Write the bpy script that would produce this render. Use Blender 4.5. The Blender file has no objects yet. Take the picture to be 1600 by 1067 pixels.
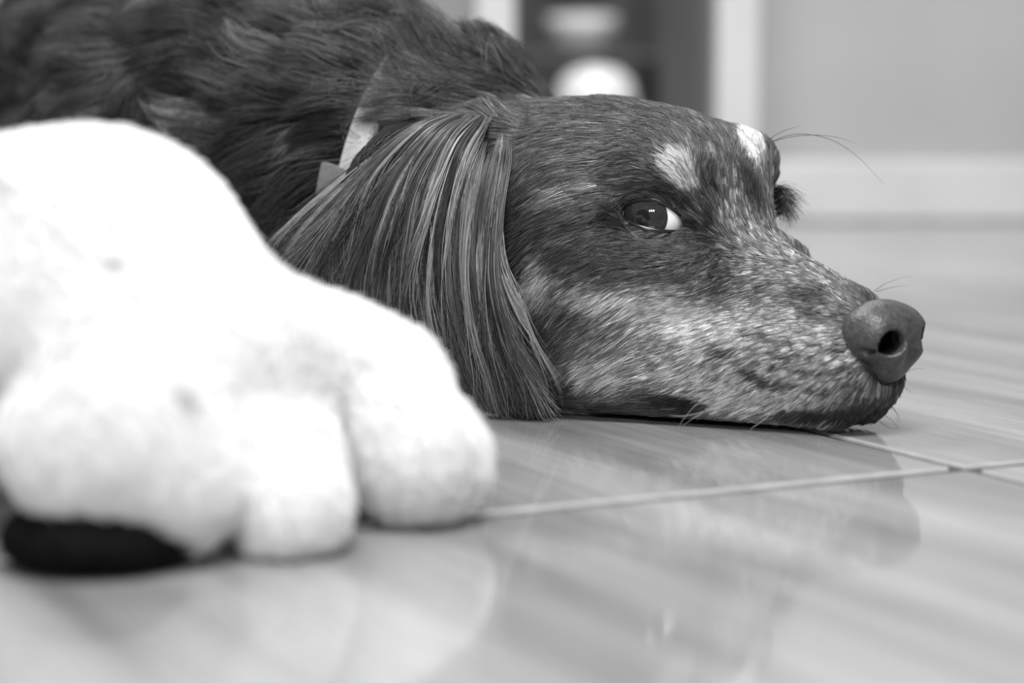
import bpy, bmesh, math
import numpy as np
from mathutils import Vector, Matrix
from mathutils.bvhtree import BVHTree
from mathutils.kdtree import KDTree

rng = np.random.default_rng(7)
SC = bpy.context.scene
COL = SC.collection

# ------------------------------------------------------------------ camera
FPX, HOR, CAMH = 3400.0, 140.0, 0.12          # focal length in pixels, horizon row, height above the floor
PITCH = math.atan((533.5 - HOR) / FPX)
cd = bpy.data.cameras.new('camera'); cam = bpy.data.objects.new('camera', cd); COL.objects.link(cam)
cam.location = (0, 0, CAMH); cam.rotation_euler = (math.pi / 2 - PITCH, 0, 0)
cd.sensor_width = 36.0; cd.lens = FPX / 1600 * 36.0
cd.clip_start = 0.01; cd.clip_end = 50
cd.dof.use_dof = True; cd.dof.focus_distance = 0.788; cd.dof.aperture_fstop = 5.4
SC.camera = cam

# ------------------------------------------------------------------ light
w = bpy.data.worlds.new('world'); SC.world = w; w.use_nodes = True
w.node_tree.nodes['Background'].inputs[0].default_value = (1, 1, 1, 1)
w.node_tree.nodes['Background'].inputs[1].default_value = 0.27

def area(name, loc, target, sx, sy, power):
    l = bpy.data.lights.new(name, 'AREA'); l.shape = 'RECTANGLE'; l.size = sx; l.size_y = sy; l.energy = power
    o = bpy.data.objects.new(name, l); COL.objects.link(o); o.location = loc
    o.rotation_euler = (Vector(target) - Vector(loc)).to_track_quat('-Z', 'Y').to_euler()
    return o
for x in (-0.34, -0.16, 0.02):                               # three small window panes behind the photographer
    area('window_light', (x, -0.60, 0.74), (0.0, 0.8, 0.05), 0.10, 0.16, 2.2)
area('lamp_light', (0.10, 0.12, 1.6), (0.05, 0.78, 0.05), 0.7, 0.5, 31)
area('ceiling_light', (-0.5, 1.45, 1.5), (-0.1, 0.9, 0.1), 0.5, 0.5, 14)
area('niche_fill_light', (0.09, 2.3, 1.3), (0.09, 2.85, 0.2), 0.12, 0.4, 15)  # added fill to brighten the bowl and jar, no known source here
SC.view_settings.view_transform = 'Standard'; SC.view_settings.look = 'None'
SC.view_settings.exposure = 0.3; SC.view_settings.gamma = 1.0; SC.view_settings.use_curve_mapping = False

# ------------------------------------------------------------------ helpers
def P(px, py, Y):
    """world point seen at a pixel of the 1600x1067 frame, at horizontal distance Y"""
    a = (px - 800.0) / FPX; b = -(py - 533.5) / FPX
    c, s = math.cos(PITCH), math.sin(PITCH)
    d = np.array([a, c + b * s, -s + b * c])
    return np.array([0, 0, CAMH]) + d * (Y / d[1])

def floor_at(px, py):
    a = (px - 800.0) / FPX; b = -(py - 533.5) / FPX
    c, s = math.cos(PITCH), math.sin(PITCH)
    d = np.array([a, c + b * s, -s + b * c]); t = -CAMH / d[2]
    return np.array([d[0] * t, d[1] * t, 0.0])

def tag(o, label=None, cat=None, group=None, kind=None):
    if label: o['label'] = label
    if cat: o['category'] = cat
    if group: o['group'] = group
    if kind: o['kind'] = kind
    return o

def empty(name, loc):
    o = bpy.data.objects.new(name, None); COL.objects.link(o); o.location = loc; o.empty_display_size = 0.02
    return o

def link(name, me, mat, parent=None):
    o = bpy.data.objects.new(name, me); COL.objects.link(o)
    if mat: me.materials.append(mat)
    if parent:
        o.parent = parent
        o.matrix_parent_inverse = Matrix.Translation(parent.location).inverted() if parent.type == 'EMPTY' else parent.matrix_basis.inverted()
    return o

def mesh_from(name, v, f, smooth=True):
    me = bpy.data.meshes.new(name); me.from_pydata([tuple(map(float, p)) for p in v], [], [tuple(map(int, q)) for q in f])
    me.update()
    if smooth: me.polygons.foreach_set('use_smooth', np.ones(len(me.polygons), bool))
    return me

def box_mesh(name, lo, hi, bevel=0.0, seg=2):
    bm = bmesh.new(); bmesh.ops.create_cube(bm, size=1)
    lo = np.array(lo, float); hi = np.array(hi, float)
    for v in bm.verts: v.co = Vector((lo + hi) / 2) + Vector(np.array(v.co) * (hi - lo))
    if bevel: bmesh.ops.bevel(bm, geom=list(bm.edges), offset=bevel, segments=seg, profile=0.6, affect='EDGES')
    me = bpy.data.meshes.new(name); bm.to_mesh(me); bm.free(); return me

def lathe_mesh(name, prof, n=48):
    v, f = [], []
    for r, z in prof:
        for k in range(n):
            a = 2 * math.pi * k / n; v.append((r * math.cos(a), r * math.sin(a), z))
    for i in range(len(prof) - 1):
        for k in range(n):
            f.append((i * n + k, i * n + (k + 1) % n, (i + 1) * n + (k + 1) % n, (i + 1) * n + k))
    return mesh_from(name, v, f)

# ---- materials
def mat(name, g=0.5, rough=0.5, spec=0.5, coat=0.0):
    m = bpy.data.materials.new(name); m.use_nodes = True
    b = m.node_tree.nodes['Principled BSDF']
    b.inputs['Base Color'].default_value = (g, g, g, 1); b.inputs['Roughness'].default_value = rough
    b.inputs['Specular IOR Level'].default_value = spec; b.inputs['Coat Weight'].default_value = coat
    return m

def N(m, t, **kw):
    n = m.node_tree.nodes.new(t)
    for k, v in kw.items(): setattr(n, k, v)
    return n
def L(m, a, b): m.node_tree.links.new(a, b)

def grain(m, scale, lo, hi, detail=4, stretch=(1, 1, 1), rough=0.5):
    """grey noise between lo and hi into the base colour, object coordinates"""
    tc = N(m, 'ShaderNodeTexCoord'); mp = N(m, 'ShaderNodeMapping'); mp.inputs['Scale'].default_value = stretch
    no = N(m, 'ShaderNodeTexNoise'); no.inputs['Scale'].default_value = scale; no.inputs['Detail'].default_value = detail
    no.inputs['Roughness'].default_value = rough
    mr = N(m, 'ShaderNodeMapRange'); mr.inputs['From Min'].default_value = 0.3; mr.inputs['From Max'].default_value = 0.7
    mr.inputs['To Min'].default_value = lo; mr.inputs['To Max'].default_value = hi
    L(m, tc.outputs['Object'], mp.inputs['Vector']); L(m, mp.outputs['Vector'], no.inputs['Vector'])
    L(m, no.outputs['Fac'], mr.inputs['Value'])
    L(m, mr.outputs['Result'], m.node_tree.nodes['Principled BSDF'].inputs['Base Color'])
    return no, mr

def hair_mat(name, rough=0.35, spec=0.5):
    m = mat(name, 0.1, rough, spec); nt = m.node_tree
    a = nt.nodes.new('ShaderNodeAttribute'); a.attribute_name = 'shade'
    nt.links.new(a.outputs['Fac'], nt.nodes['Principled BSDF'].inputs['Base Color'])
    return m

# ---- signed distance modelling
class Field:
    def __init__(s, xs, ys, zs):
        s.ax = [np.asarray(a, np.float32) for a in (xs, ys, zs)]
        s.d = np.full([len(a) for a in s.ax], 1.0, np.float32)
    def _sl(s, lo, hi):
        return tuple(slice(int(np.searchsorted(a, l)), int(np.searchsorted(a, h))) for a, l, h in zip(s.ax, lo, hi))
    def _pts(s, sl):
        return np.meshgrid(*[a[q] for a, q in zip(s.ax, sl)], indexing='ij')
    def _mix(s, sl, e, k, sub):
        d = s.d[sl]
        if sub: e = -e; h = np.clip(0.5 - 0.5 * (d - e) / k, 0, 1); s.d[sl] = d * (1 - h) + e * h + k * h * (1 - h)
        else: h = np.clip(0.5 + 0.5 * (d - e) / k, 0, 1); s.d[sl] = d * (1 - h) + e * h - k * h * (1 - h)
    def ell(s, c, r, axes=None, k=0.01, sub=False):
        c = np.asarray(c, float); r = np.asarray(r, float); A = np.eye(3) if axes is None else np.asarray(axes, float)
        ext = np.sqrt(((A * r[:, None]) ** 2).sum(0)) + k * 2 + 0.012
        sl = s._sl(c - ext, c + ext); X = s._pts(sl)
        if X[0].size == 0: return
        q = [sum((X[j] - c[j]) * A[i, j] for j in range(3)) for i in range(3)]
        k0 = np.sqrt(sum((q[i] / r[i]) ** 2 for i in range(3))); k1 = np.sqrt(sum((q[i] / r[i] ** 2) ** 2 for i in range(3))) + 1e-9
        s._mix(sl, k0 * (k0 - 1) / k1, k, sub)
    def cap(s, a, b, ra, rb, k=0.01, sub=False):
        a = np.asarray(a, float); b = np.asarray(b, float); m = max(ra, rb) + k * 2 + 0.012
        sl = s._sl(np.minimum(a, b) - m, np.maximum(a, b) + m); X = s._pts(sl)
        if X[0].size == 0: return
        ab = b - a; t = np.clip(sum((X[j] - a[j]) * ab[j] for j in range(3)) / (ab @ ab), 0, 1)
        d = np.sqrt(sum((X[j] - a[j] - t * ab[j]) ** 2 for j in range(3))) - (ra + t * (rb - ra))
        s._mix(sl, d, k, sub)
    def plane_floor(s, z0, k):
        sl = (slice(None),) * 3; X = s._pts(sl); e = (z0 - X[2]); d = s.d
        h = np.clip(0.5 - 0.5 * (d - e) / k, 0, 1); s.d = d * (1 - h) + e * h + k * h * (1 - h)
    def mesh(s):
        d = s.d; nx, ny, nz = d.shape
        ins = d < 0
        cnt = np.zeros((nx - 1, ny - 1, nz - 1), np.int8)
        for i in (0, 1):
            for j in (0, 1):
                for k in (0, 1): cnt += ins[i:nx - 1 + i, j:ny - 1 + j, k:nz - 1 + k]
        act = (cnt > 0) & (cnt < 8); ci = np.argwhere(act); idx = np.full(act.shape, -1, np.int64); idx[act] = np.arange(len(ci))
        acc = np.zeros((len(ci), 3)); num = np.zeros(len(ci))
        cor = [(i, j, k) for i in (0, 1) for j in (0, 1) for k in (0, 1)]
        for a in cor:
            for ax in range(3):
                if a[ax]: continue
                b = list(a); b[ax] = 1
                ia = ci + np.array(a); ib = ci + np.array(b)
                da = d[ia[:, 0], ia[:, 1], ia[:, 2]]; db = d[ib[:, 0], ib[:, 1], ib[:, 2]]
                m = (da < 0) != (db < 0); t = np.where(m, da / np.where(m, da - db, 1), 0)
                pa = np.stack([s.ax[q][ia[:, q]] for q in range(3)], 1).astype(float); pb = np.stack([s.ax[q][ib[:, q]] for q in range(3)], 1).astype(float)
                acc += np.where(m[:, None], pa + t[:, None] * (pb - pa), 0); num += m
        V = acc / num[:, None]; F = []
        for ax in range(3):
            u, v = (ax + 1) % 3, (ax + 2) % 3
            n0 = [slice(None)] * 3; n1 = [slice(None)] * 3; n0[ax] = slice(0, -1); n1[ax] = slice(1, None)
            ch = ins[tuple(n0)] != ins[tuple(n1)]
            e = np.argwhere(ch); e = e[(e[:, u] > 0) & (e[:, v] > 0) & (e[:, u] < d.shape[u] - 1) & (e[:, v] < d.shape[v] - 1)]
            up = ins[tuple(n0)][e[:, 0], e[:, 1], e[:, 2]]
            def cell(du, dv):
                q = e.copy(); q[:, u] -= du; q[:, v] -= dv; return idx[q[:, 0], q[:, 1], q[:, 2]]
            quad = np.stack([cell(1, 1), cell(0, 1), cell(0, 0), cell(1, 0)], 1)
            quad[~up] = quad[~up][:, ::-1]
            F.append(quad)
        return V, np.concatenate(F)

def relax(V, F, it=2, lam=0.5):
    e = np.concatenate([F[:, [0, 1]], F[:, [1, 2]], F[:, [2, 3]], F[:, [3, 0]]]); e = np.concatenate([e, e[:, ::-1]])
    n = np.bincount(e[:, 0], minlength=len(V))[:, None]
    for i in range(it):
        for l in (lam, -lam * 1.03):
            s = np.stack([np.bincount(e[:, 0], V[e[:, 1], q], len(V)) for q in range(3)], 1) / np.maximum(n, 1)
            V = V + l * (s - V)
    return V

def vert_normals(V, F):
    n = np.cross(V[F[:, 2]] - V[F[:, 0]], V[F[:, 3]] - V[F[:, 1]]); out = np.zeros_like(V)
    for k in range(4):
        for q in range(3): out[:, q] += np.bincount(F[:, k], n[:, q], len(V))
    return out / (np.linalg.norm(out, axis=1, keepdims=True) + 1e-12)

def unit(v): return v / (np.linalg.norm(v, axis=-1, keepdims=True) + 1e-12)

def steps(*seg):
    """axis samples: (start, stop, step) segments joined"""
    out = []
    for a, b, h in seg: out.append(np.arange(a, b - 1e-9, h))
    return np.concatenate(out + [[seg[-1][1]]])

def curves(name, pts, rad, shade, material, parent):
    """hair strands: pts (n, k, 3), rad (n, k), shade (n,)"""
    n, k, _ = pts.shape
    c = bpy.data.hair_curves.new(name); c.add_curves([k] * n)
    c.attributes['position'].data.foreach_set('vector', pts.astype(np.float32).ravel())
    r = c.attributes.new('radius', 'FLOAT', 'POINT'); r.data.foreach_set('value', rad.astype(np.float32).ravel())
    s = c.attributes.new('shade', 'FLOAT', 'CURVE'); s.data.foreach_set('value', np.clip(shade, 0.002, 0.95).astype(np.float32))
    c.materials.append(material)
    o = bpy.data.objects.new(name, c); COL.objects.link(o)
    o.parent = parent; o.matrix_parent_inverse = Matrix.Translation(parent.location).inverted()
    return o

# ------------------------------------------------------------------ floor
GA = math.atan2(0.088, 0.175)                     # direction of the long joint
U = np.array([math.cos(GA), math.sin(GA)]); VV = np.array([math.sin(GA), -math.cos(GA)])   # V runs towards the camera, along the grain
J = floor_at(1508, 731)[:2]                      # the visible crossing of two joints
m_grout = mat('grout', 0.06, 0.85, 0.2); grain(m_grout, 60, 0.04, 0.09)
floor = link('floor', box_mesh('floor', (-2.5, -1.5, -0.02), (3.0, 4.5, -0.0015)), m_grout); tag(floor, kind='structure')
m_tile = mat('wood_look_tile', 0.4, 0.12, 0.8)
def tile_nodes(m):
    b = m.node_tree.nodes['Principled BSDF']
    tc = N(m, 'ShaderNodeTexCoord'); oi = N(m, 'ShaderNodeObjectInfo')
    ofs = N(m, 'ShaderNodeVectorMath', operation='SCALE'); cx = N(m, 'ShaderNodeCombineXYZ')
    for k in 'XYZ': L(m, oi.outputs['Random'], cx.inputs[k])
    L(m, cx.outputs['Vector'], ofs.inputs[0]); ofs.inputs['Scale'].default_value = 9.0
    add = N(m, 'ShaderNodeVectorMath', operation='ADD'); L(m, tc.outputs['Object'], add.inputs[0]); L(m, ofs.outputs['Vector'], add.inputs[1])
    def noise(sx, sy, scale, detail, a, bb, dist=0.0):
        mp = N(m, 'ShaderNodeMapping'); mp.inputs['Scale'].default_value = (sx, sy, 1); L(m, add.outputs['Vector'], mp.inputs['Vector'])
        n = N(m, 'ShaderNodeTexNoise'); n.inputs['Scale'].default_value = scale; n.inputs['Detail'].default_value = detail; n.inputs['Distortion'].default_value = dist
        L(m, mp.outputs['Vector'], n.inputs['Vector'])
        r = N(m, 'ShaderNodeMapRange'); r.inputs['From Min'].default_value = 0.32; r.inputs['From Max'].default_value = 0.68
        r.inputs['To Min'].default_value = a; r.inputs['To Max'].default_value = bb; L(m, n.outputs['Fac'], r.inputs['Value']); return r
    a = noise(1, 0.10, 38, 6, 0.18, 0.33, 0.4)      # broad wood streaks, running along the joint
    f = noise(1, 0.03, 260, 3, 0.86, 1.08)          # fine grain lines
    mu = N(m, 'ShaderNodeMath', operation='MULTIPLY'); L(m, a.outputs[0], mu.inputs[0]); L(m, f.outputs[0], mu.inputs[1])
    L(m, mu.outputs[0], b.inputs['Base Color'])
    rr = noise(1, 0.10, 30, 4, 0.05, 0.11); L(m, rr.outputs[0], b.inputs['Roughness'])
    bp = N(m, 'ShaderNodeBump'); bp.inputs['Strength'].default_value = 0.05; bp.inputs['Distance'].default_value = 0.0006
    L(m, f.outputs[0], bp.inputs['Height']); L(m, bp.outputs['Normal'], b.inputs['Normal'])
tile_nodes(m_tile)
TU, TV, GAPU, GAPV = 0.60, 0.90, 0.0030, 0.0042   # tile width across / along the grain and half joints
tile_me = box_mesh('tile', (GAPU, GAPV, -0.008), (TU - GAPU, TV - GAPV, 0.0), 0.0007, 2)
m_edge = mat('tile_edge', 0.55, 0.6, 0.3); grain(m_edge, 90, 0.48, 0.62)
tile_me.materials.append(m_tile); tile_me.materials.append(m_edge)
for p in tile_me.polygons: p.material_index = 0 if p.normal.z > 0.9 else 1
for i in range(-4, 3):
    for j in range(-3, 3):
        c = J + U * (i * TU) + VV * (j * TV)
        mid = J + U * ((i + .5) * TU) + VV * ((j + .5) * TV)
        if not (-1.6 < mid[0] < 1.9 and -0.6 < mid[1] < 2.9): continue
        t = bpy.data.objects.new('tile', tile_me); COL.objects.link(t); t.parent = floor
        t.location = (c[0], c[1], 0.0); t.rotation_euler = (0, 0, math.atan2(VV[1], VV[0]) + math.pi / 2)
        R = Matrix.Rotation(t.rotation_euler.z, 2)
        xl = np.array(R @ Vector((1, 0))); yl = np.array(R @ Vector((0, 1)))
        s = c + (U * TU if xl @ U < 0 else 0) + (VV * TV if yl @ VV < 0 else 0)
        t.location = (s[0], s[1], 0.0)

# ------------------------------------------------------------------ the room behind
WY = 2.0
def bx(px, Y): return (px - 800.0) / FPX * Y
m_wall = mat('painted_wall', 0.44, 0.85, 0.2); grain(m_wall, 9, 0.42, 0.46)
m_white = mat('white_paint', 0.64, 0.5, 0.3); grain(m_white, 14, 0.61, 0.67)
m_door = mat('grey_door', 0.26, 0.6, 0.3); grain(m_door, 4, 0.24, 0.28, stretch=(6, 1, 0.5))
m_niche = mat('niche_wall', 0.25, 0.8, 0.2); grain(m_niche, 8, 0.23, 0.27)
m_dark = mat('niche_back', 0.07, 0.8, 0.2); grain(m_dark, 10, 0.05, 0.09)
xr, xl, xd = bx(1180, WY), bx(745, WY), bx(805, WY); xi = bx(1115, WY)
def struct(name, lo, hi, m, bev=0.002): return tag(link(name, box_mesh(name, lo, hi, bev), m), kind='structure')
struct('wall_back', (xr, WY, 0), (1.9, WY + 0.08, 1.6), m_wall)
struct('baseboard_back', (xr, WY - 0.014, 0), (1.9, WY, 0.056), m_white, 0.005)
struct('trim_1', (xi, WY - 0.025, 0), (xr, WY + 0.02, 1.6), m_white, 0.004)
struct('trim_2', (xl, WY - 0.025, 0), (xd, WY + 0.02, 1.6), m_white, 0.004)
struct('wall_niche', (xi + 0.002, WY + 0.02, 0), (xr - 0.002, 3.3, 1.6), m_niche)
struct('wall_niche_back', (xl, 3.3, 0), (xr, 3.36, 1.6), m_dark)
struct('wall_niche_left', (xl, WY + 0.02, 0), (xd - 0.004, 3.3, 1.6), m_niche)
dr = struct('door_1', (-1.2, WY - 0.005, 0), (xl, WY + 0.035, 1.6), m_door, 0.003)
# things in the niche
SY = 2.9
sz = CAMH + (HOR - 84) / FPX * SY
m_shelf = mat('shelf_board', 0.12, 0.6, 0.3); grain(m_shelf, 6, 0.10, 0.15, stretch=(1, 8, 1))
sh = link('shelf_board', box_mesh('shelf_board', (xd - 0.004, SY - 0.06, sz - 0.010), (xi + 0.002, SY + 0.12, sz), 0.002), m_shelf)
tag(sh, 'dark narrow shelf in the niche behind the dog', 'shelf')
m_china = mat('white_china', 0.78, 0.3, 0.5); grain(m_china, 20, 0.74, 0.82)
bo = link('bowl', lathe_mesh('bowl', [(0.0, .0), (.018, .0), (.022, .002), (.036, .014), (.045, .032), (.0475, .048), (.0465, .049), (.0435, .033), (.034, .016), (.018, .005), (0.0, .004)]), m_china)
bo.location = (bx(908, SY), SY, sz); tag(bo, 'blurred white bowl on the niche shelf', 'bowl')
ja = link('jar', lathe_mesh('jar', [(0, 0), (.040, 0), (.045, .004), (.050, .03), (.051, .08), (.048, .115), (.040, .138), (.026, .149), (.010, .153), (0, .154)]), m_china)
ja.location = (bx(930, 2.72), 2.72, 0); ja.scale = (1.04, 1.04, 0.97); tag(ja, 'blurred white rounded jar below the niche shelf', 'jar')

# ------------------------------------------------------------------ the pale paw in front
def build_paw():
    f = Field(steps((-0.62, -0.20, 0.006), (-0.20, 0.02, 0.002)), steps((0.44, 0.80, 0.0025)), steps((-0.004, 0.16, 0.002)))
    f.cap(P(150, 432, .615), P(60, 480, .60), .036, .040, .01)
    f.cap(P(120, 432, .62), P(-700, 380, .74), .037, .045, .02)           # the foreleg runs off to the left
    f.cap(P(210, 425, .61), P(390, 560, .585), .028, .022, .016)           # back of the paw
    f.ell(P(162, 684, .545), (.0245, .023, .0235), None, .012)               # nearest toe
    f.cap(P(200, 560, .575), P(268, 748, .548), .024, .0178, .010)
    f.cap(P(385, 610, .590), P(450, 788, .558), .0220, .0147, .006)         # middle toe
    f.cap(P(500, 590, .630), P(655, 715, .598), .0195, .0180, .006)        # farthest toe
    f.cap(P(430, 560, .62), P(580, 620, .625), .022, .022, .010)
    f.plane_floor(0.0012, 0.004)
    V, F = f.mesh(); V = relax(V, F, 3)
    return V, F
pawV, pawF = build_paw()
m_paw = mat('white_coat', 0.85, 0.8, 0.2)
paw = empty('fluffy_paw', tuple(floor_at(300, 900)))
tag(paw, 'large white fluffy paw with rounded toes, blurred in the left foreground', 'paw')
link('foreleg', mesh_from('foreleg', pawV, pawF), m_paw, paw)
m_pad_shade = mat('pad_shade', 0.005, 0.9, 0.05); grain(m_pad_shade, 300, 0.003, 0.008)  # toe pads in near-black, standing in for the shade beneath the paw
def build_shade_pad(c, r):
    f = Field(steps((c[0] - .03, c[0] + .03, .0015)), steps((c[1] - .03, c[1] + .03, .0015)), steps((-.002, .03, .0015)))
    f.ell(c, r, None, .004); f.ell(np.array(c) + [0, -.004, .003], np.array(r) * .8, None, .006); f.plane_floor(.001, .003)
    V, F = f.mesh(); return mesh_from('shade_pad', relax(V, F, 1), F)
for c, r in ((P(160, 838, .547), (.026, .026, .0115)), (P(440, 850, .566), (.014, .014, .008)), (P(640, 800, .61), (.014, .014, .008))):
    tag(link('shade_pad', build_shade_pad(c, r), m_pad_shade, paw), 'near-black toe underside standing in for shade')

# ------------------------------------------------------------------ the dog
YAW = math.radians(40)
HF = np.array([math.cos(YAW), -math.sin(YAW), 0]); HN = np.array([-math.sin(YAW), -math.cos(YAW), 0]); HU = np.array([0, 0, 1.0])
HO = np.array([0.0729, 0.802, 0.0])
HA = np.stack([HF, HN, HU])
def H(f, n, z): return HO + (HF * f + HN * n) * 0.01 + HU * z * 0.01      # head frame in centimetres: forward, towards the near side, up

EYE_R = 0.0122
def eye_frame(side):
    c = H(-0.65, side * 2.62, 7.42)
    wv = unit(HF * 0.55 + HN * side * 0.80 + HU * 0.16); r = unit(np.cross(HU, wv)); u = np.cross(wv, r)
    return c, r, u, wv

def build_dog():
    f = Field(steps((-0.62, -0.12, 0.005), (-0.12, 0.165, 0.002)), steps((0.69, 0.92, 0.002), (0.92, 1.5, 0.006)), steps((-0.004, 0.135, 0.002), (0.135, 0.30, 0.005)))
    c = 0.01
    def E(p, r, k=1.0, ax=HA, sub=False): f.ell(H(*p), np.array(r) * c, ax, k * c, sub)
    def C(a, b, ra, rb, k=1.0, sub=False): f.cap(H(*a), H(*b), ra * c, rb * c, k * c, sub)
    # trunk
    f.cap(P(450, 205, .99), P(330, 190, 1.12), .072, .092, .03)
    f.cap(P(330, 190, 1.12), P(50, 318, 1.34), .092, .080, .03)
    f.ell(P(345, 250, .985), (.068, .06, .070), None, .006)                # shoulder
    f.ell(P(0, 305, 1.30), (.10, .12, .070), None, .02)                    # haunch behind
    f.cap(P(690, 265, .895), P(520, 245, .95), .052, .061, .012)           # neck
    # skull
    E((-4.6, 0, 7.1), (6.3, 4.8, 4.45), 1)
    E((-9.0, 0, 6.3), (4.6, 4.6, 4.7), 2)
    E((-1.5, 0, 8.1), (3.2, 3.4, 2.75), 1)
    C((0, 0, 4.9), (5.7, 0, 3.55), 2.6, 1.68, 1.5)
    for s in (1, -1):
        E((-0.6, s * 2.45, 9.2), (1.6, 1.35, 1.2), 0.9)
        C((0.6, s * 1.8, 3.0), (5.9, s * 0.95, 2.45), 1.9, 1.42, 0.8)
        C((5.4, s * 0.9, 1.95), (6.55, s * 0.6, 1.85), 1.1, 1.08, 0.5)
        C((-5.5, s * 3.2, 2.3), (5.9, s * 0.8, 1.05), 2.2, 1.0, 0.6)
        E((-3.6, s * 3.3, 5.0), (3.6, 2.2, 3.4), 1)
        C((-3.2, s * 3.9, 6.3), (1.4, s * 2.6, 5.3), 1.1, 1.1, 1.0)
    # ears
    f.ell(P(665, 385, .830), (.038, .008, .050), np.array([[.96, .28, 0], [-.28, .96, 0], [0, 0, 1]]), .008)
    f.cap(P(765, 215, .828), P(710, 250, .826), .010, .012, .012)
    E((-7.5, -5.6, 6.2), (3.0, 1.0, 5.0), 1)
    for s in (1, -1): C((1.0, s * 3.35, 1.0), (6.7, s * 1.75, .85), .22, .18, .2, True)      # line of the mouth
    for s in (1, -1): C((8.4, s * 1.12, 3.38), (6.6, -s * 0.9, 3.30), .45, .48, .05, True)      # nostril passage
    # eye sockets
    for s in (1, -1):
        ec, r, u, wv = eye_frame(s)
        f.ell(ec + wv * 0.003, (EYE_R * 1.03,) * 3, None, 0.003, True)
    f.plane_floor(0.0012, 0.006)
    V, F = f.mesh()
    return relax(V, F, 2), F
dogV, dogF = build_dog()
dog = empty('dog', (HO[0] - 0.05, HO[1], 0))
tag(dog, 'dark long-eared dog lying with its chin on the tiled floor', 'dog')
m_skin = mat('coat_skin', 0.05, 0.8, 0.1)
m_lid = mat('dark_lid_skin', 0.012, 0.25, 0.5)
body = link('body', mesh_from('body', dogV, dogF), m_skin, dog)
bvh = BVHTree.FromPolygons([tuple(p) for p in dogV], [tuple(map(int, q)) for q in dogF])
def hit(px, py):
    """the point of the dog's surface seen at a pixel"""
    d = P(px, py, 1.0) - np.array([0, 0, CAMH]); h = bvh.ray_cast(Vector((0, 0, CAMH)), Vector(unit(d)))
    return None if h[0] is None else np.array(h[0])

# ---- eyes: ball, iris, pupil, and lids that close over the ball in an almond
m_eyew = mat('eye_white', 0.9, 0.06, 0.5, 1.0); grain(m_eyew, 200, 0.87, 0.92)
m_iris = mat('iris', 0.08, 0.05, 0.5)
def iris_nodes(m):
    tc = N(m, 'ShaderNodeTexCoord'); g = N(m, 'ShaderNodeTexNoise'); g.inputs['Scale'].default_value = 900; g.inputs['Detail'].default_value = 3
    L(m, tc.outputs['Object'], g.inputs['Vector'])
    mr = N(m, 'ShaderNodeMapRange'); mr.inputs['To Min'].default_value = 0.004; mr.inputs['To Max'].default_value = 0.04
    L(m, g.outputs['Fac'], mr.inputs['Value']); L(m, mr.outputs['Result'], m.node_tree.nodes['Principled BSDF'].inputs['Base Color'])
iris_nodes(m_iris)
m_pupil = mat('pupil', 0.004, 0.04, 0.5)
def sphere_cap(name, c, axis, R, a0, a1, n=48, m=14):
    axis = unit(np.asarray(axis)); x = unit(np.cross(axis, [0.1, 0.2, 1])); y = np.cross(axis, x); v, f = [], []
    for i in range(m + 1):
        a = a0 + (a1 - a0) * i / m
        for k in range(n):
            b = 2 * math.pi * k / n
            v.append(c + R * (axis * math.cos(a) + (x * math.cos(b) + y * math.sin(b)) * math.sin(a)))
    for i in range(m):
        for k in range(n): f.append((i * n + k, (i + 1) * n + k, (i + 1) * n + (k + 1) % n, i * n + (k + 1) % n))
    return mesh_from(name, v, f)

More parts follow.
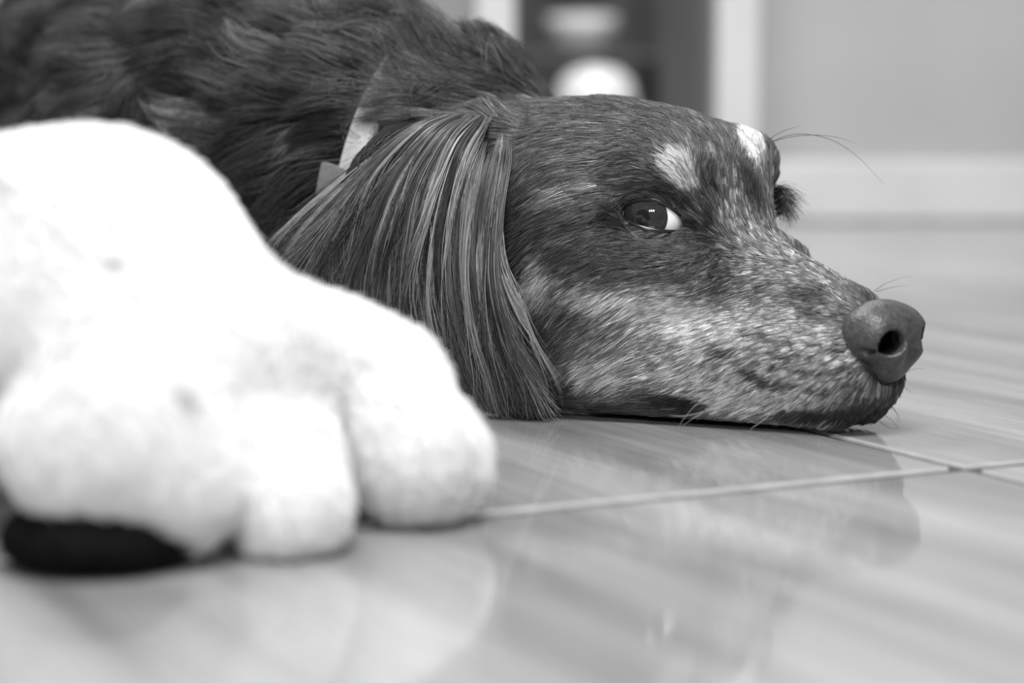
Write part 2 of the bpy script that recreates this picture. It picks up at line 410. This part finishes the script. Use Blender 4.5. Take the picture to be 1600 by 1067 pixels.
def almond(side, t):
    """lid opening, metres in the eye frame: right, up.  t in 0..2pi"""
    lo = np.array([-.0108, .0002]); hi = np.array([.0118, -.0036])
    x = 0.5 - 0.5 * np.cos(t); up = np.sin(t) >= 0
    hgt = np.where(up, .0059 * np.abs(np.sin(t)) ** 1.3, -.0033 * np.abs(np.sin(t)) ** 1.25)
    skew = np.where(up, -.0012 * np.sin(t), 0)
    p = lo[None] + (hi - lo)[None] * x[:, None] + np.stack([skew, hgt], 1)
    if side < 0: p[:, 0] *= -1
    return p
lidV, lidF = [], []
for side in (1, -1):
    ec, er, eu, ew = eye_frame(side)
    look = unit(np.array([-0.40, -1.0, 0.06])) if side == 1 else ew
    eye = link('eye', sphere_cap('eye', ec, ew, EYE_R, 0.0001, math.pi * 0.75, 56, 30), m_eyew, dog)
    ir = link('iris', sphere_cap('iris', ec + look * 0.0004, look, EYE_R * 0.9995, 0.20, 0.76), m_iris, eye)
    pu = link('pupil', sphere_cap('pupil', ec + look * 0.0004, look, EYE_R * 1.0002, 0.0005, 0.225), m_pupil, eye)
    n = 64; t = np.arange(n) / n * 2 * math.pi; al = almond(side, t); ctr = al.mean(0)
    rings = []
    for out, lift in ((0.0, .0001), (.0004, .0011), (.0016, .0016), (.0034, None), (.0062, None), (.0095, None)):
        dirv = unit(al - ctr); q = al + dirv * out
        rr = (q ** 2).sum(1); dep = np.sqrt(np.maximum(EYE_R ** 2 - rr, (EYE_R * 0.42) ** 2))
        if lift is None:
            pts = []
            for i in range(n):
                o = ec + er * q[i, 0] + eu * q[i, 1] + ew * 0.06
                h = bvh.ray_cast(Vector(o), Vector(-ew)); hd = (0.06 - h[3]) if h[0] is not None else dep[i]
                if out < .004: hd = max(hd + .0006, dep[i] + .0012)
                elif out < .007: hd = max(hd, dep[i] * 0.75) - .0002
                else: hd = hd - .0018
                pts.append(hd)
            dep = np.array(pts); dep = (np.roll(dep, 1) + dep * 2 + np.roll(dep, -1)) / 4
        else: dep = dep + lift
        rings.append(ec + er * q[:, :1] + eu * q[:, 1:] + ew * dep[:, None])
    v = np.concatenate(rings); f = []
    for i in range(len(rings) - 1):
        for k in range(n): f.append((i * n + k, (i + 1) * n + k, (i + 1) * n + (k + 1) % n, i * n + (k + 1) % n))
    f = np.array(f)
    nn = np.cross(v[f[0]][2] - v[f[0]][0], v[f[0]][3] - v[f[0]][1])
    vn = vert_normals(v, f)
    if (vn @ ew).mean() < 0: f = f[:, ::-1]
    lid = link('eyelid', mesh_from('eyelid', v, f), m_lid, dog)
    lidF.append(f[n * 2:] + sum(map(len, lidV))); lidV.append(v)

# ---- nose leather
def build_nose():
    c0 = H(7.6, 0, 3.3); f = Field(steps((c0[0] - .036, c0[0] + .036, .0008)), steps((c0[1] - .036, c0[1] + .036, .0008)), steps((c0[2] - .028, c0[2] + .028, .0008)))
    c = 0.01
    def E(p, r, k, sub=False): f.ell(H(*p), np.array(r) * c, HA, k * c, sub)
    def C(a, b, ra, rb, k, sub=False): f.cap(H(*a), H(*b), ra * c, rb * c, k * c, sub)
    E((7.35, 0, 3.75), (1.25, 1.55, 1.0), .3)
    for s in (1, -1):
        E((7.35, s * 0.95, 3.55), (1.15, 0.85, 0.95), .25)
        E((7.85, s * 0.55, 3.2), (.8, .6, .8), .25)
    E((7.45, 0, 2.55), (.85, .95, .75), .35)
    for s in (1, -1):
        E((8.30, s * 1.0, 3.38), (.68, .50, .42), .12, True)
        C((8.3, s * 1.08, 3.38), (6.4, -s * 1.0, 3.30), .42, .46, .06, True)
        C((8.1, s * 1.15, 3.22), (7.2, s * 1.95, 2.95), .16, .10, .12, True)
    C((8.75, 0, 3.3), (8.2, 0, 1.9), .07, .07, .12, True)
    V, F = f.mesh(); return relax(V, F, 2), F
nV, nF = build_nose()
m_nose = mat('nose_leather', 0.035, 0.42, 0.5)
def nose_nodes(m):
    b = m.node_tree.nodes['Principled BSDF']; tc = N(m, 'ShaderNodeTexCoord')
    vo = N(m, 'ShaderNodeTexVoronoi'); vo.inputs['Scale'].default_value = 900; L(m, tc.outputs['Object'], vo.inputs['Vector'])
    no = N(m, 'ShaderNodeTexNoise'); no.inputs['Scale'].default_value = 420; no.inputs['Detail'].default_value = 4; L(m, tc.outputs['Object'], no.inputs['Vector'])
    mr = N(m, 'ShaderNodeMapRange'); mr.inputs['From Min'].default_value = .3; mr.inputs['From Max'].default_value = .7
    mr.inputs['To Min'].default_value = .03; mr.inputs['To Max'].default_value = .07
    L(m, no.outputs['Fac'], mr.inputs['Value']); L(m, mr.outputs['Result'], b.inputs['Base Color'])
    bp = N(m, 'ShaderNodeBump'); bp.inputs['Strength'].default_value = .35; bp.inputs['Distance'].default_value = .0005
    L(m, vo.outputs['Distance'], bp.inputs['Height']); L(m, bp.outputs['Normal'], b.inputs['Normal'])
nose_nodes(m_nose)
tag(link('nose', mesh_from('nose', nV, nF), m_nose, dog), 'dark pebbled nose leather')

# ---- coat: hair direction and length at marked places of the surface (root pixel, tip pixel, length in mm)
FLOW = [(1330,447,1285,418,2.5),(1250,398,1205,362,3),(1180,360,1160,310,3.5),(1150,285,1130,230,5),(1110,212,1060,188,7),(1050,200,985,190,9),
 (950,190,880,198,10),(890,175,825,180,14),(840,165,765,166,12),(960,260,890,278,10),(880,290,825,325,11),(940,335,880,368,9),(1000,290,950,297,6),(830,250,800,290,12),
 (1080,300,1058,258,5.5),(1052,252,1022,236,6),(1095,260,1085,215,5),(1060,385,1000,393,4),(980,395,910,405,7),(900,400,850,432,9),
 (1050,480,980,500,7),(950,480,890,512,9),(860,450,828,505,10),(870,550,838,600,11),(950,570,890,602,10),(1100,560,1040,592,8),
 (1335,560,1280,580,3.5),(1260,480,1190,490,4),(1250,560,1190,590,5),(1180,520,1120,545,5),(1180,600,1120,628,6),(1150,430,1090,450,5),
 (1350,615,1325,645,5),(1280,625,1245,652,6),(1370,635,1360,660,5),(1050,640,990,658,8),(920,630,870,645,10),(1150,655,1110,672,7),
 (1112,395,1085,440,4),(1165,250,1160,208,6),(1195,250,1200,218,7),(1205,290,1215,262,6),(1140,340,1130,300,3.5),(1200,430,1150,440,4),
 (800,130,740,122,16),(740,150,680,140,18),(650,150,590,165,24),(600,100,540,100,30),(690,100,650,70,26),(560,60,480,60,36),(480,120,380,120,38),
 (400,90,290,110,38),(420,250,360,300,36),(480,260,440,310,34),(330,200,230,230,38),(250,110,170,170,38),(450,330,420,380,34),(540,250,500,300,22),
 (100,120,40,150,36),(50,150,0,170,36),(330,40,240,60,36),(775,178,705,178,10),(725,180,655,200,14),(650,300,620,350,10),(700,400,690,450,10),(620,250,590,290,12)]
fr, fd, fl = [], [], []
for a, b, c, d, l in FLOW:
    h0, h1 = hit(a, b), hit(c, d)
    if h0 is None: continue
    v = unit(h1 - h0) if h1 is not None and np.linalg.norm(h1 - h0) < 0.06 else unit(P(c, d, h0[1]) - P(a, b, h0[1]))
    fr.append(h0); fd.append(v); fl.append(l * 0.001)
fr.append(H(7.3, 0, 5.0)); fd.append(-HF); fl.append(.0025)
fr, fd, fl = np.array(fr), np.array(fd), np.array(fl)
def flow(p, nrm, power=3.0):
    d2 = ((p[:, None, :] - fr[None]) ** 2).sum(2) + 2.5e-5; wgt = d2 ** (-power / 2); wgt /= wgt.sum(1, keepdims=True)
    v = wgt @ fd; ln = wgt @ fl
    t = v - nrm * (v * nrm).sum(1, keepdims=True)
    return unit(t), ln

# ---- coat: markings, and facial creases shaded in by tone, each an ellipse on the surface (pixel, radii in px, angle, tone, edge softness)
BASE = 0.05
MARKS = [(1150,330,38,75,-12,.16,4),(1130,230,95,60,30,.075,4),(900,240,90,70,0,.075,4),(1000,420,95,40,8,.036,5),(880,520,36,40,0,.045,4),(860,330,70,35,-20,.045,4),
 (1215,400,60,60,35,.12,4),(1290,440,70,35,32,.12,5),(1230,560,160,75,12,.22,4),(1150,590,120,55,15,.22,4),(1060,505,75,42,20,.36,4),(1052,508,42,24,25,.5,4),(960,480,70,22,15,.28,4),(1020,545,110,30,8,.20,4),
 (838,452,22,40,10,.22,5),(930,585,42,24,25,.30,4),(1090,600,90,22,8,.30,4),(1180,640,90,20,6,.36,5),(1330,600,60,40,0,.16,4),(1230,600,60,22,8,.27,4),
 (1062,262,38,25,38,.38,9),(1172,222,20,30,0,.42,8),(1074,349,18,8,20,.008,7),(1100,262,16,55,-15,.045,5),(1030,295,40,12,30,.035,5),(1172,285,15,52,-22,.022,7),(1216,308,18,22,0,.01,8),
 (1104,355,9,30,5,.025,5),(925,345,70,9,-18,.022,4),(960,340,24,9,-8,.025,5),(880,305,40,14,-25,.13,5),  # first ellipse paints the crease shade at the inner eye
 (1262,462,30,12,8,.035,6),(1268,492,26,9,12,.05,6),(1340,452,24,8,30,.05,6),(1200,530,16,10,20,.12,5),
 (1185,592,38,6,28,.03,8),(1130,552,30,7,30,.10,7),(1290,652,110,12,-3,.015,6),(1150,658,90,12,8,.012,6),(1060,630,46,15,8,.010,8),(1340,640,50,14,-8,.03,6),(1250,672,150,9,0,.02,6)]  # first ellipse paints the shade of the cheek crease
for i in range(26):                                           # dark whisker beds on the muzzle
    a, b = divmod(i, 7); MARKS.append((1165 + b * 24 + a * 9 + rng.uniform(-5, 5), 520 + a * 24 + b * 5 + rng.uniform(-4, 4), 9, 4.5, 12, .07, 6))
mk = []
for px, py, a, b, ang, val, soft in MARKS:
    h = hit(px, py)
    if h is not None: mk.append((h, a * h[1] / FPX, b * h[1] / FPX, math.radians(ang), val, soft))
mk.append((H(7.6, 0, 1.9), .014, .009, 0.0, .06, 5))
def coat(p):
    out = np.full(len(p), BASE)
    for h, a, b, ang, val, soft in mk:
        d = p - h; x = d[:, 0]; z = -d[:, 2]; c, s = math.cos(ang), math.sin(ang)
        q = np.sqrt(((x * c + z * s) / a) ** 2 + ((-x * s + z * c) / b) ** 2 + (d[:, 1] / (0.03 + a)) ** 2)
        wgt = 1 / (1 + np.exp(np.clip((q - 1) * soft, -30, 30))); out = out * (1 - wgt) + val * wgt
    return 0.3 * (out / 0.3) ** 1.25
def undercoat(o, p):
    at = o.data.attributes.new('shade', 'FLOAT', 'POINT'); at.data.foreach_set('value', (coat(p) * 0.6).astype(np.float32))
undercoat(body, dogV)
an = N(m_skin, 'ShaderNodeAttribute'); an.attribute_name = 'shade'
L(m_skin, an.outputs['Fac'], m_skin.node_tree.nodes['Principled BSDF'].inputs['Base Color'])

def scatter(V, F, n, keep, seed):
    """n random roots over quads, weighted by area times keep(centre, normal)"""
    r = np.random.default_rng(seed); vn = vert_normals(V, F)
    T = np.concatenate([F[:, [0, 1, 2]], F[:, [0, 2, 3]]]); cr = np.cross(V[T[:, 1]] - V[T[:, 0]], V[T[:, 2]] - V[T[:, 0]])
    ar = np.linalg.norm(cr, axis=1); wgt = ar * keep(V[T].mean(1), unit(cr)); cs = np.cumsum(wgt); k = np.searchsorted(cs, r.random(n) * cs[-1])
    u, v = r.random(n), r.random(n); m = u + v > 1; u[m], v[m] = 1 - u[m], 1 - v[m]; b = np.stack([1 - u - v, u, v], 1)
    return (V[T[k]] * b[:, :, None]).sum(1), unit((vn[T[k]] * b[:, :, None]).sum(1))

def wave(p, sc, seed):
    r = np.random.default_rng(seed); out = np.zeros((len(p), 3))
    for i in range(5):
        k = r.normal(size=3) * sc; out += np.sin(p @ k + r.uniform(0, 6.28))[:, None] * r.normal(size=3)
    return out / 3

def nearest(p, c):
    kd = KDTree(len(c))
    for i, q in enumerate(c): kd.insert(q, i)
    kd.balance(); return np.array([kd.find(q)[1] for q in p])

def strand_paths(p, nrm, tan, ln, lift, K, curl=0.0):
    s = np.linspace(0, 1, K)[None, :, None]
    up = nrm[:, None] * (lift[:, None, None] * (s - 0.55 * s ** 2)); side = np.cross(nrm, tan)[:, None]
    return p[:, None] + ln[:, None, None] * (tan[:, None] * s * (1 - 0.1 * s) + up + side * curl * s ** 2)

def coat_fur(name, p, nrm, K, lift, r0, clump_mm, clump_k, wav, jit, seed, lscale=1.0, tone=1.0, vary=0.35, cvary=0.25, curl=0.0):
    r = np.random.default_rng(seed); n = len(p)
    tan, ln = flow(p, nrm); ln = ln * lscale * r.uniform(.75, 1.15, n)
    tan = unit(tan + wave(p, wav[0], seed) * wav[1] + r.normal(size=(n, 3)) * jit); tan = unit(tan - nrm * (tan * nrm).sum(1, keepdims=True))
    lf = lift * r.uniform(.6, 1.4, n)
    own = strand_paths(p, nrm, tan, ln, lf, K, r.normal(0, .06, (n, 1, 1)))
    M = max(50, int(n * clump_mm)); ids = r.permutation(n)[:M]
    g = nearest(p, p[ids]); gp = own[ids]
    if curl:                                                  # wavy locks: each lock swings from side to side towards its tip
        u = np.linspace(0, 1, K)[None, :, None]; sd = np.cross(nrm[ids], tan[ids])[:, None]; ph = r.uniform(0, 6.28, (M, 1, 1)); fq = r.uniform(4, 7.5, (M, 1, 1))
        gp = gp + (sd * (np.sin(u * fq + ph) - np.sin(ph)) + nrm[ids][:, None] * 0.5 * np.sin(u * fq + ph + 1.3)) * curl * r.uniform(.4, 1.3, (M, 1, 1)) * u
    guide = gp[g]
    s = np.linspace(0, 1, K)[None, :, None]; cl = clump_k * r.uniform(.5, 1.1, (n, 1, 1))
    pts = own + (guide - own) * np.clip(cl, 0, 1) * s ** 1.2
    pts[:, :, 2] = np.maximum(pts[:, :, 2], 0.0006)
    rad = r0 * (1 - 0.8 * np.linspace(0, 1, K)[None] ** 1.5) * r.uniform(.7, 1.3, (n, 1))
    shade = coat(p + tan * ln[:, None] * 0.55) * tone * np.exp(r.normal(0, vary, n)) * np.exp(r.normal(0, cvary, M))[g]
    return pts, rad, shade

if True:
    m_hair = hair_mat('coat_hair', 0.38, 0.5)
    def facing(c, nr): v = unit(np.array([0, 0, CAMH]) - c); return np.clip((nr * v).sum(1) * 1.6 + 0.75, 0.06, 1)
    eyeE = [eye_frame(s) for s in (1, -1)]
    def in_eye(p, grow):
        m = np.zeros(len(p), bool)
        for (ec, er, eu, ew), sd in zip(eyeE, (1, -1)):
            d = p - ec; x = d @ er; y = d @ eu; z = d @ ew; x = x * sd
            t = np.clip((x + .0108) / .0226, 0, 1); base = .0002 - .0038 * t; sn = np.sin(np.arccos(1 - 2 * t))
            m |= (z > 0) & (z < .03) & (x > -.0108 - grow) & (x < .0118 + grow) & (y < base + .0059 * sn ** 1.3 + grow) & (y > base - .0033 * sn ** 1.25 - grow)
        return m
    headmask = lambda c: 1 / (1 + np.exp(np.clip(-((c - HO) @ HF + 0.115) / 0.006, -30, 30)))    # 1 on the head, 0 behind the skull
    noseC = H(7.5, 0, 3.3)
    lV = np.concatenate(lidV); lF = np.concatenate(lidF)
    # head, short hair
    p1, n1 = scatter(dogV, dogF, 210000, lambda c, n: facing(c, n) * headmask(c) * (c[:, 2] > .003), 11)
    p2, n2 = scatter(lV, lF, 9000, lambda c, n: np.ones(len(c)), 12)
    p1, n1 = p1[~in_eye(p1, .0030)], n1[~in_eye(p1, .0030)]
    q = np.stack([800 + FPX * p1[:, 0] / p1[:, 1], HOR + FPX * (CAMH - p1[:, 2]) / p1[:, 1]], 1)
    onear = (q[:, 0] < 800) & (q[:, 1] > 184) & (p1[:, 1] < .86)      # the ear flap carries its own long hair
    p1, n1 = p1[~onear], n1[~onear]
    p = np.concatenate([p1, p2]); nr = np.concatenate([n1, n2])
    ok = ((((p - noseC) @ HA.T) / np.array([.0125, .0145, .0155])) ** 2).sum(1) > 1
    p, nr = p[ok], nr[ok]
    pts, rad, shade = coat_fur('head_fur', p, nr, 5, 0.30, 1.0e-4, 0.08, 0.5, (160, 0.06), 0.08, 13, 1.1, 1.85, 0.55, 0.38)
    tag(curves('head_fur', pts, rad, shade, m_hair, dog), 'short glossy dark hair with pale brow and cheek markings', kind='stuff')

# ---- collar
CC = P(634, 268, .915)
cv1 = unit(P(588, 170, .88) - P(522, 345, .87)); cv2 = unit(np.array([0.30, 1.0, 0.0])); cn = unit(np.cross(cv1, cv2)); cv2 = np.cross(cn, cv1)
if cn[0] > 0: cn = -cn                                        # points to the trunk
def build_collar():
    n = 96; rad = []
    for k in range(n):
        a = 2 * math.pi * k / n; d = cv1 * math.cos(a) + cv2 * math.sin(a)
        h = bvh.ray_cast(Vector(CC), Vector(d)); rad.append((h[3] if h[0] is not None else .06) + .0015)
    rad = np.minimum(np.array(rad), 0.085)
    for i in range(12): rad = (np.roll(rad, 1) + 2 * rad + np.roll(rad, -1)) / 4
    v, f = [], []; W, T = .0055, .0018
    sec = [(-W, 0), (-W, T), (-W * .9, T * 1.25), (W * .9, T * 1.25), (W, T), (W, 0)]
    for k in range(n):
        a = 2 * math.pi * k / n; d = cv1 * math.cos(a) + cv2 * math.sin(a)
        for w_, t_ in sec:
            q = CC + d * (rad[k] + t_) + cn * w_; q[2] = max(q[2], 0.002); v.append(q)
    m = len(sec)
    for k in range(n):
        for j in range(m): f.append((k * m + j, k * m + (j + 1) % m, ((k + 1) % n) * m + (j + 1) % m, ((k + 1) % n) * m + j))
    return v, f, rad
cV, cF, cRad = build_collar()
collar = empty('dog_collar', tuple(CC)); tag(collar, 'pale strap collar with a slide buckle round the dog neck', 'collar')
m_strap = mat('collar_webbing', 0.5, 0.6, 0.4); grain(m_strap, 700, 0.42, 0.58)
link('strap', mesh_from('strap', cV, cF, False), m_strap, collar)
def strap_box(name, a0, a1, W, t0, t1, m, nseg=6):
    v, f = [], []
    for k in range(nseg + 1):
        a = a0 + (a1 - a0) * k / nseg; d = cv1 * math.cos(a) + cv2 * math.sin(a); r = np.interp(a % (2 * math.pi), np.arange(97) / 96 * 2 * math.pi, np.append(cRad, cRad[0]))
        for w_, t_ in ((-W, t0), (-W, t1), (W, t1), (W, t0)): v.append(CC + d * (r + t_) + cn * w_)
    for k in range(nseg):
        for j in range(4): f.append((k * 4 + j, k * 4 + (j + 1) % 4, (k + 1) * 4 + (j + 1) % 4, (k + 1) * 4 + j))
    f += [(0, 1, 2, 3), tuple(nseg * 4 + q for q in (3, 2, 1, 0))]
    return link(name, mesh_from(name, v, f, False), m, collar)
best = min(range(720), key=lambda i: np.linalg.norm((lambda q: np.array([800 + FPX * q[0] / q[1], HOR + FPX * (CAMH - q[2]) / q[1]]))(CC + (cv1 * math.cos(i * math.pi / 360) + cv2 * math.sin(i * math.pi / 360)) * (cRad[int(i * 96 / 720) % 96] + .003)) - np.array([540, 289])))
ab = best * math.pi / 360
m_buckle = mat('buckle_plastic', 0.22, 0.45, 0.5); grain(m_buckle, 300, 0.19, 0.25)
strap_box('slide_buckle', ab - .10, ab + .10, .0115, -.001, .0055, m_buckle)

if True:
    # trunk and neck, long wavy tufts
    def keep_body(c, n):
        k = facing(c, n) * (1 - headmask(c)) * (c[:, 2] > .003)
        dpl = np.abs((c - CC) @ cn); rr = np.linalg.norm(c - CC, axis=1)
        return k * np.where((dpl < .012) & (rr < .10) & (c[:, 2] < .100), 0.02, 1) * np.where(c[:, 1] > 1.12, 0.5, 1)
    p, nr = scatter(dogV, dogF, 90000, keep_body, 21)
    sg = -((p - CC) @ cn); ls = 1.2 * np.where((sg > 0) & (sg < .045) & (p[:, 2] < .115) & (np.linalg.norm(p - CC, axis=1) < .1), np.clip(sg / .045, .2, 1), 1)
    pts, rad, shade = coat_fur('body_fur', p, nr, 10, 0.85, 1.4e-4, 0.014, 0.95, (75, 0.45), 0.2, 22, ls, 0.9, 0.5, 0.75, .0042)
    tag(curves('body_fur', pts, rad, shade, m_hair, dog), 'long dark wavy hair on neck and back', kind='stuff')

    # ear feathering
    EG = [[(690,180,.828),(650,196,.824),(580,252,.820),(520,318,.820),(470,385,.822),(452,440,.826),(455,520,.83)],
          [(706,178,.825),(660,200,.818),(600,262,.813),(552,340,.812),(515,420,.815),(500,500,.82),(505,560,.822)],
          [(724,177,.822),(680,205,.812),(630,275,.807),(600,360,.805),(585,450,.814),(588,530,.818),(605,590,.82)],
          [(742,178,.820),(700,212,.808),(665,290,.802),(645,380,.800),(635,470,.803),(645,550,.806),(672,620,.806)],
          [(758,181,.818),(725,225,.804),(700,310,.796),(688,400,.793),(692,490,.795),(712,580,.798),(745,645,.797)],
          [(773,187,.816),(752,238,.802),(730,320,.793),(724,420,.789),(738,520,.790),(768,605,.792),(788,655,.792)],
          [(787,194,.816),(776,238,.801),(758,330,.790),(754,430,.785),(774,530,.785),(808,605,.787),(826,655,.788)],
          [(797,204,.816),(798,250,.799),(784,335,.787),(780,430,.782),(804,530,.781),(838,600,.782),(856,648,.784)]]
    EG = np.array([[P(*q) for q in g] for g in EG])                       # 8 x 7 x 3
    def cr(P0, P1, P2, P3, t): return 0.5 * (2 * P1 + (P2 - P0) * t + (2 * P0 - 5 * P1 + 4 * P2 - P3) * t ** 2 + (3 * P1 - P0 - 3 * P2 + P3) * t ** 3)
    def along(A, s, axis_n):
        s = np.clip(s, 0, 1) * (axis_n - 1); i = np.minimum(s.astype(int), axis_n - 2); t = (s - i)[..., None]
        return np.clip(i - 1, 0, None), i, i + 1, np.clip(i + 2, None, axis_n - 1), t
    def ear_point(g, s):
        """g in 0..7 across the ear, s in 0..1 from root to tip (arrays of equal shape)"""
        a, b, c, d, t = along(EG, s, EG.shape[1]); g = np.clip(g, -.6, 8); gi = np.clip(g.astype(int), 0, 6); gt = (g - gi)[..., None]
        q0 = cr(EG[gi, a], EG[gi, b], EG[gi, c], EG[gi, d], t); q1 = cr(EG[gi + 1, a], EG[gi + 1, b], EG[gi + 1, c], EG[gi + 1, d], t)
        return q0 * (1 - gt) + q1 * gt
    def ear_locks(n_locks, per, K, seed, front):
        r = np.random.default_rng(seed); n = n_locks * per; li = np.repeat(np.arange(n_locks), per)
        g0 = r.uniform(-.1, 6.85, n_locks); s0 = r.uniform(0, .30, n_locks) * (r.random(n_locks) < .75); s0 = np.where(front, s0, r.uniform(0, .55, n_locks))
        s0 = s0 + np.where(g0 > 4.6, r.uniform(.08, .34, n_locks), 0)
        s1 = np.minimum(s0 + r.uniform(.5, 1.0, n_locks), r.uniform(.72, 1.0, n_locks)); drift = r.normal(0, .45, n_locks) + np.where(r.random(n_locks) < .08, r.normal(0, .8, n_locks), 0)
        dep = r.uniform(-.002, .006, n_locks) if front else r.uniform(.004, .011, n_locks)
        u = np.linspace(0, 1, K)[None]
        S0 = np.clip(s0[li] + r.uniform(-.06, .16, n), 0, 1)[:, None]; S1 = np.clip(s1[li] + r.normal(0, .07, n), .2, 1.0)[:, None]
        s = S0 + (S1 - S0) * u
        wid = (r.uniform(.035, .12, n_locks))[li]
        gg = g0[li][:, None] + drift[li][:, None] * u + r.normal(0, 1, n)[:, None] * wid[:, None] * (1.15 - .95 * u ** .9) + r.normal(0, .02, n)[:, None] * u ** 2 * 3
        ph = r.uniform(0, 6.28, n_locks)[li][:, None]; gg = gg + r.uniform(.03, .22, n_locks)[li][:, None] * np.sin(u * r.uniform(4, 9, n_locks)[li][:, None] + ph) * u
        pts = ear_point(gg, s)
        off = dep[li][:, None] + r.normal(0, .0012, n)[:, None] * (1 - .4 * u) - .004 * np.sin(np.clip(u * 3.14, 0, 3.14)) * r.uniform(.2, 1.2, n_locks)[li][:, None]
        pts[:, :, 1] += off
        fly = (r.random(n) < .05)[:, None, None]; pts += fly * r.normal(0, .004, (n, 1, 3)) * (u ** 1.5)[:, :, None]
        pts += r.normal(0, .0022, (n, 1, 3)) * (u ** 3)[:, :, None]
        pts[:, :, 2] = np.maximum(pts[:, :, 2], 0.0008)
        rad = 9e-5 * (1 - .75 * u ** 2) * np.clip(u * 7, .15, 1) * r.uniform(.6, 1.4, n)[:, None]
        lock = np.exp(r.normal(0, .8, n_locks)) * np.where(r.random(n_locks) < .26, 5.0, 1)
        shade = (.062 if front else .008) * np.where(g0 > 5.2, .7, 1)[li] * lock[li] * np.exp(r.normal(0, .45, n))  # dimmer front edge and near-black under layer put cavity and gap shade into tone
        return pts, rad, np.minimum(shade, .38)
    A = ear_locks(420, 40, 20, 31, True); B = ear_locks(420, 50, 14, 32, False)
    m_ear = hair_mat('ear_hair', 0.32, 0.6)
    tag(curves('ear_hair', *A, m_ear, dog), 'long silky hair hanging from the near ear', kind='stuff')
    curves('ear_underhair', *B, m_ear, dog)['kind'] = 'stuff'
    far = np.concatenate([A[0][::3, ::2]]); far = far - 2 * ((far - HO) @ HN)[..., None] * HN           # the other ear, mirrored
    tag(curves('ear_hair', far, A[1][::3, ::2] * 1.5, A[2][::3], m_ear, dog), 'long silky hair of the far ear', kind='stuff')

    # whiskers and lashes
    WH = [[(1192,228),(1240,210),(1295,217),(1340,245),(1380,287)],[(1193,225),(1235,214),(1275,211),(1310,215),(1340,225)],[(1196,222),(1212,211),(1228,203),(1243,199),(1254,195)],
          [(1366,455),(1380,445),(1394,439),(1409,434),(1425,432)],[(1370,456),(1382,452),(1394,449),(1406,447),(1418,446)],
          [(1380,625),(1390,630),(1398,640),(1402,650),(1402,668)],[(1372,635),(1384,650),(1392,655),(1398,662),(1404,672)],[(1378,640),(1388,630),(1396,640),(1404,648),(1406,660)],[(1360,650),(1376,660),(1388,668),(1398,670),(1404,668)],
          [(1395,600),(1405,602),(1414,606),(1420,610),(1426,614)],[(1398,590),(1412,584),(1424,578),(1436,576),(1448,577)],
          [(1130,600),(1110,615),(1085,635),(1068,655),(1060,668)],[(1150,610),(1130,622),(1105,640),(1085,652),(1066,666)],[(1140,628),(1110,640),(1080,648),(1060,650),(1046,648)],[(1210,640),(1198,652),(1185,662),(1176,668),(1170,676)]]
    wy = [.822] * 3 + [.760] * 2 + [.752] * 6 + [.741] * 4
    pts = np.array([[P(x, y, Y) for x, y in w_] for w_, Y in zip(WH, wy)]); pts[:, :, 2] = np.maximum(pts[:, :, 2], .0008)
    def resample(p, K):
        s = np.linspace(0, 1, K); return np.stack([cr(*(lambda q: (p[:, q[0]], p[:, q[1]], p[:, q[2]], p[:, q[3]]))([int(v) for v in along(None, np.array(x), p.shape[1])[:4]]), float(along(None, np.array(x), p.shape[1])[4][0])) for x in s], 1)
    pts = resample(pts, 16); rad = 1.6e-4 * (1 - .8 * np.linspace(0, 1, 16))[None] * np.ones((len(pts), 1)); rad[3:] *= .75
    sh = np.full(len(pts), .03); sh[11:] = .35
    tag(curves('whisker', pts, rad, sh, m_hair, dog), 'fine curved brow and chin whiskers', kind='stuff')
    r = np.random.default_rng(5); n = 420; a = r.random(n)
    root = P(1206, 296, .825)[None] * (1 - a[:, None]) + P(1214, 338, .822)[None] * a[:, None] + r.normal(0, .0010, (n, 3))
    tip = P(1243, 312, .822)[None] * (1 - a[:, None]) + P(1234, 352, .820)[None] * a[:, None] + r.normal(0, .0022, (n, 3))
    u = np.linspace(0, 1, 6)[None, :, None]; pts = root[:, None] * (1 - u) + tip[:, None] * u + HU * .0028 * (u * (1 - u) * 4)
    curves('eyelash', pts, 6e-5 * (1 - .7 * u[..., 0]) * np.ones((n, 1)), np.full(n, .01), m_hair, dog)['kind'] = 'stuff'

    # paw: soft white pile
    m_pile = hair_mat('white_pile', 0.7, 0.2)
    p, nr = scatter(pawV, pawF, 70000, lambda c, n: (c[:, 0] > -.24) * np.clip(-n[:, 1] + .7, .1, 1) * (c[:, 2] > .004), 41)
    r = np.random.default_rng(42); n = len(p); tn = unit(np.array([.5, -.5, -.8]) + wave(p, 120, 43) * .5 + r.normal(size=(n, 3)) * .25); tn = unit(tn - nr * (tn * nr).sum(1, keepdims=True))
    pts = strand_paths(p, nr, tn, r.uniform(.004, .008, n), r.uniform(.5, 1.0, n), 4); pts[:, :, 2] = np.maximum(pts[:, :, 2], .0008)
    TICK = [(735, 700, 9), (168, 405, 12), (275, 615, 16), (0, 300, 12), (530, 655, 8), (560, 560, 8)]
    shade = np.full(n, .88)
    for x, y, rr in TICK:
        q = np.stack([800 + FPX * p[:, 0] / p[:, 1], HOR + FPX * (CAMH - p[:, 2]) / p[:, 1]], 1)
        best_i = np.argmin(((q - [x, y]) ** 2).sum(1) + 1e4 * p[:, 1]); shade = shade * (1 - .55 * np.exp(-(np.linalg.norm(p - p[best_i], axis=1) / (rr * .0002)) ** 2))
    tag(curves('pile', pts, 1.2e-4 * (1 - .6 * np.linspace(0, 1, 4))[None] * r.uniform(.7, 1.3, (n, 1)), shade, m_pile, paw), kind='stuff')
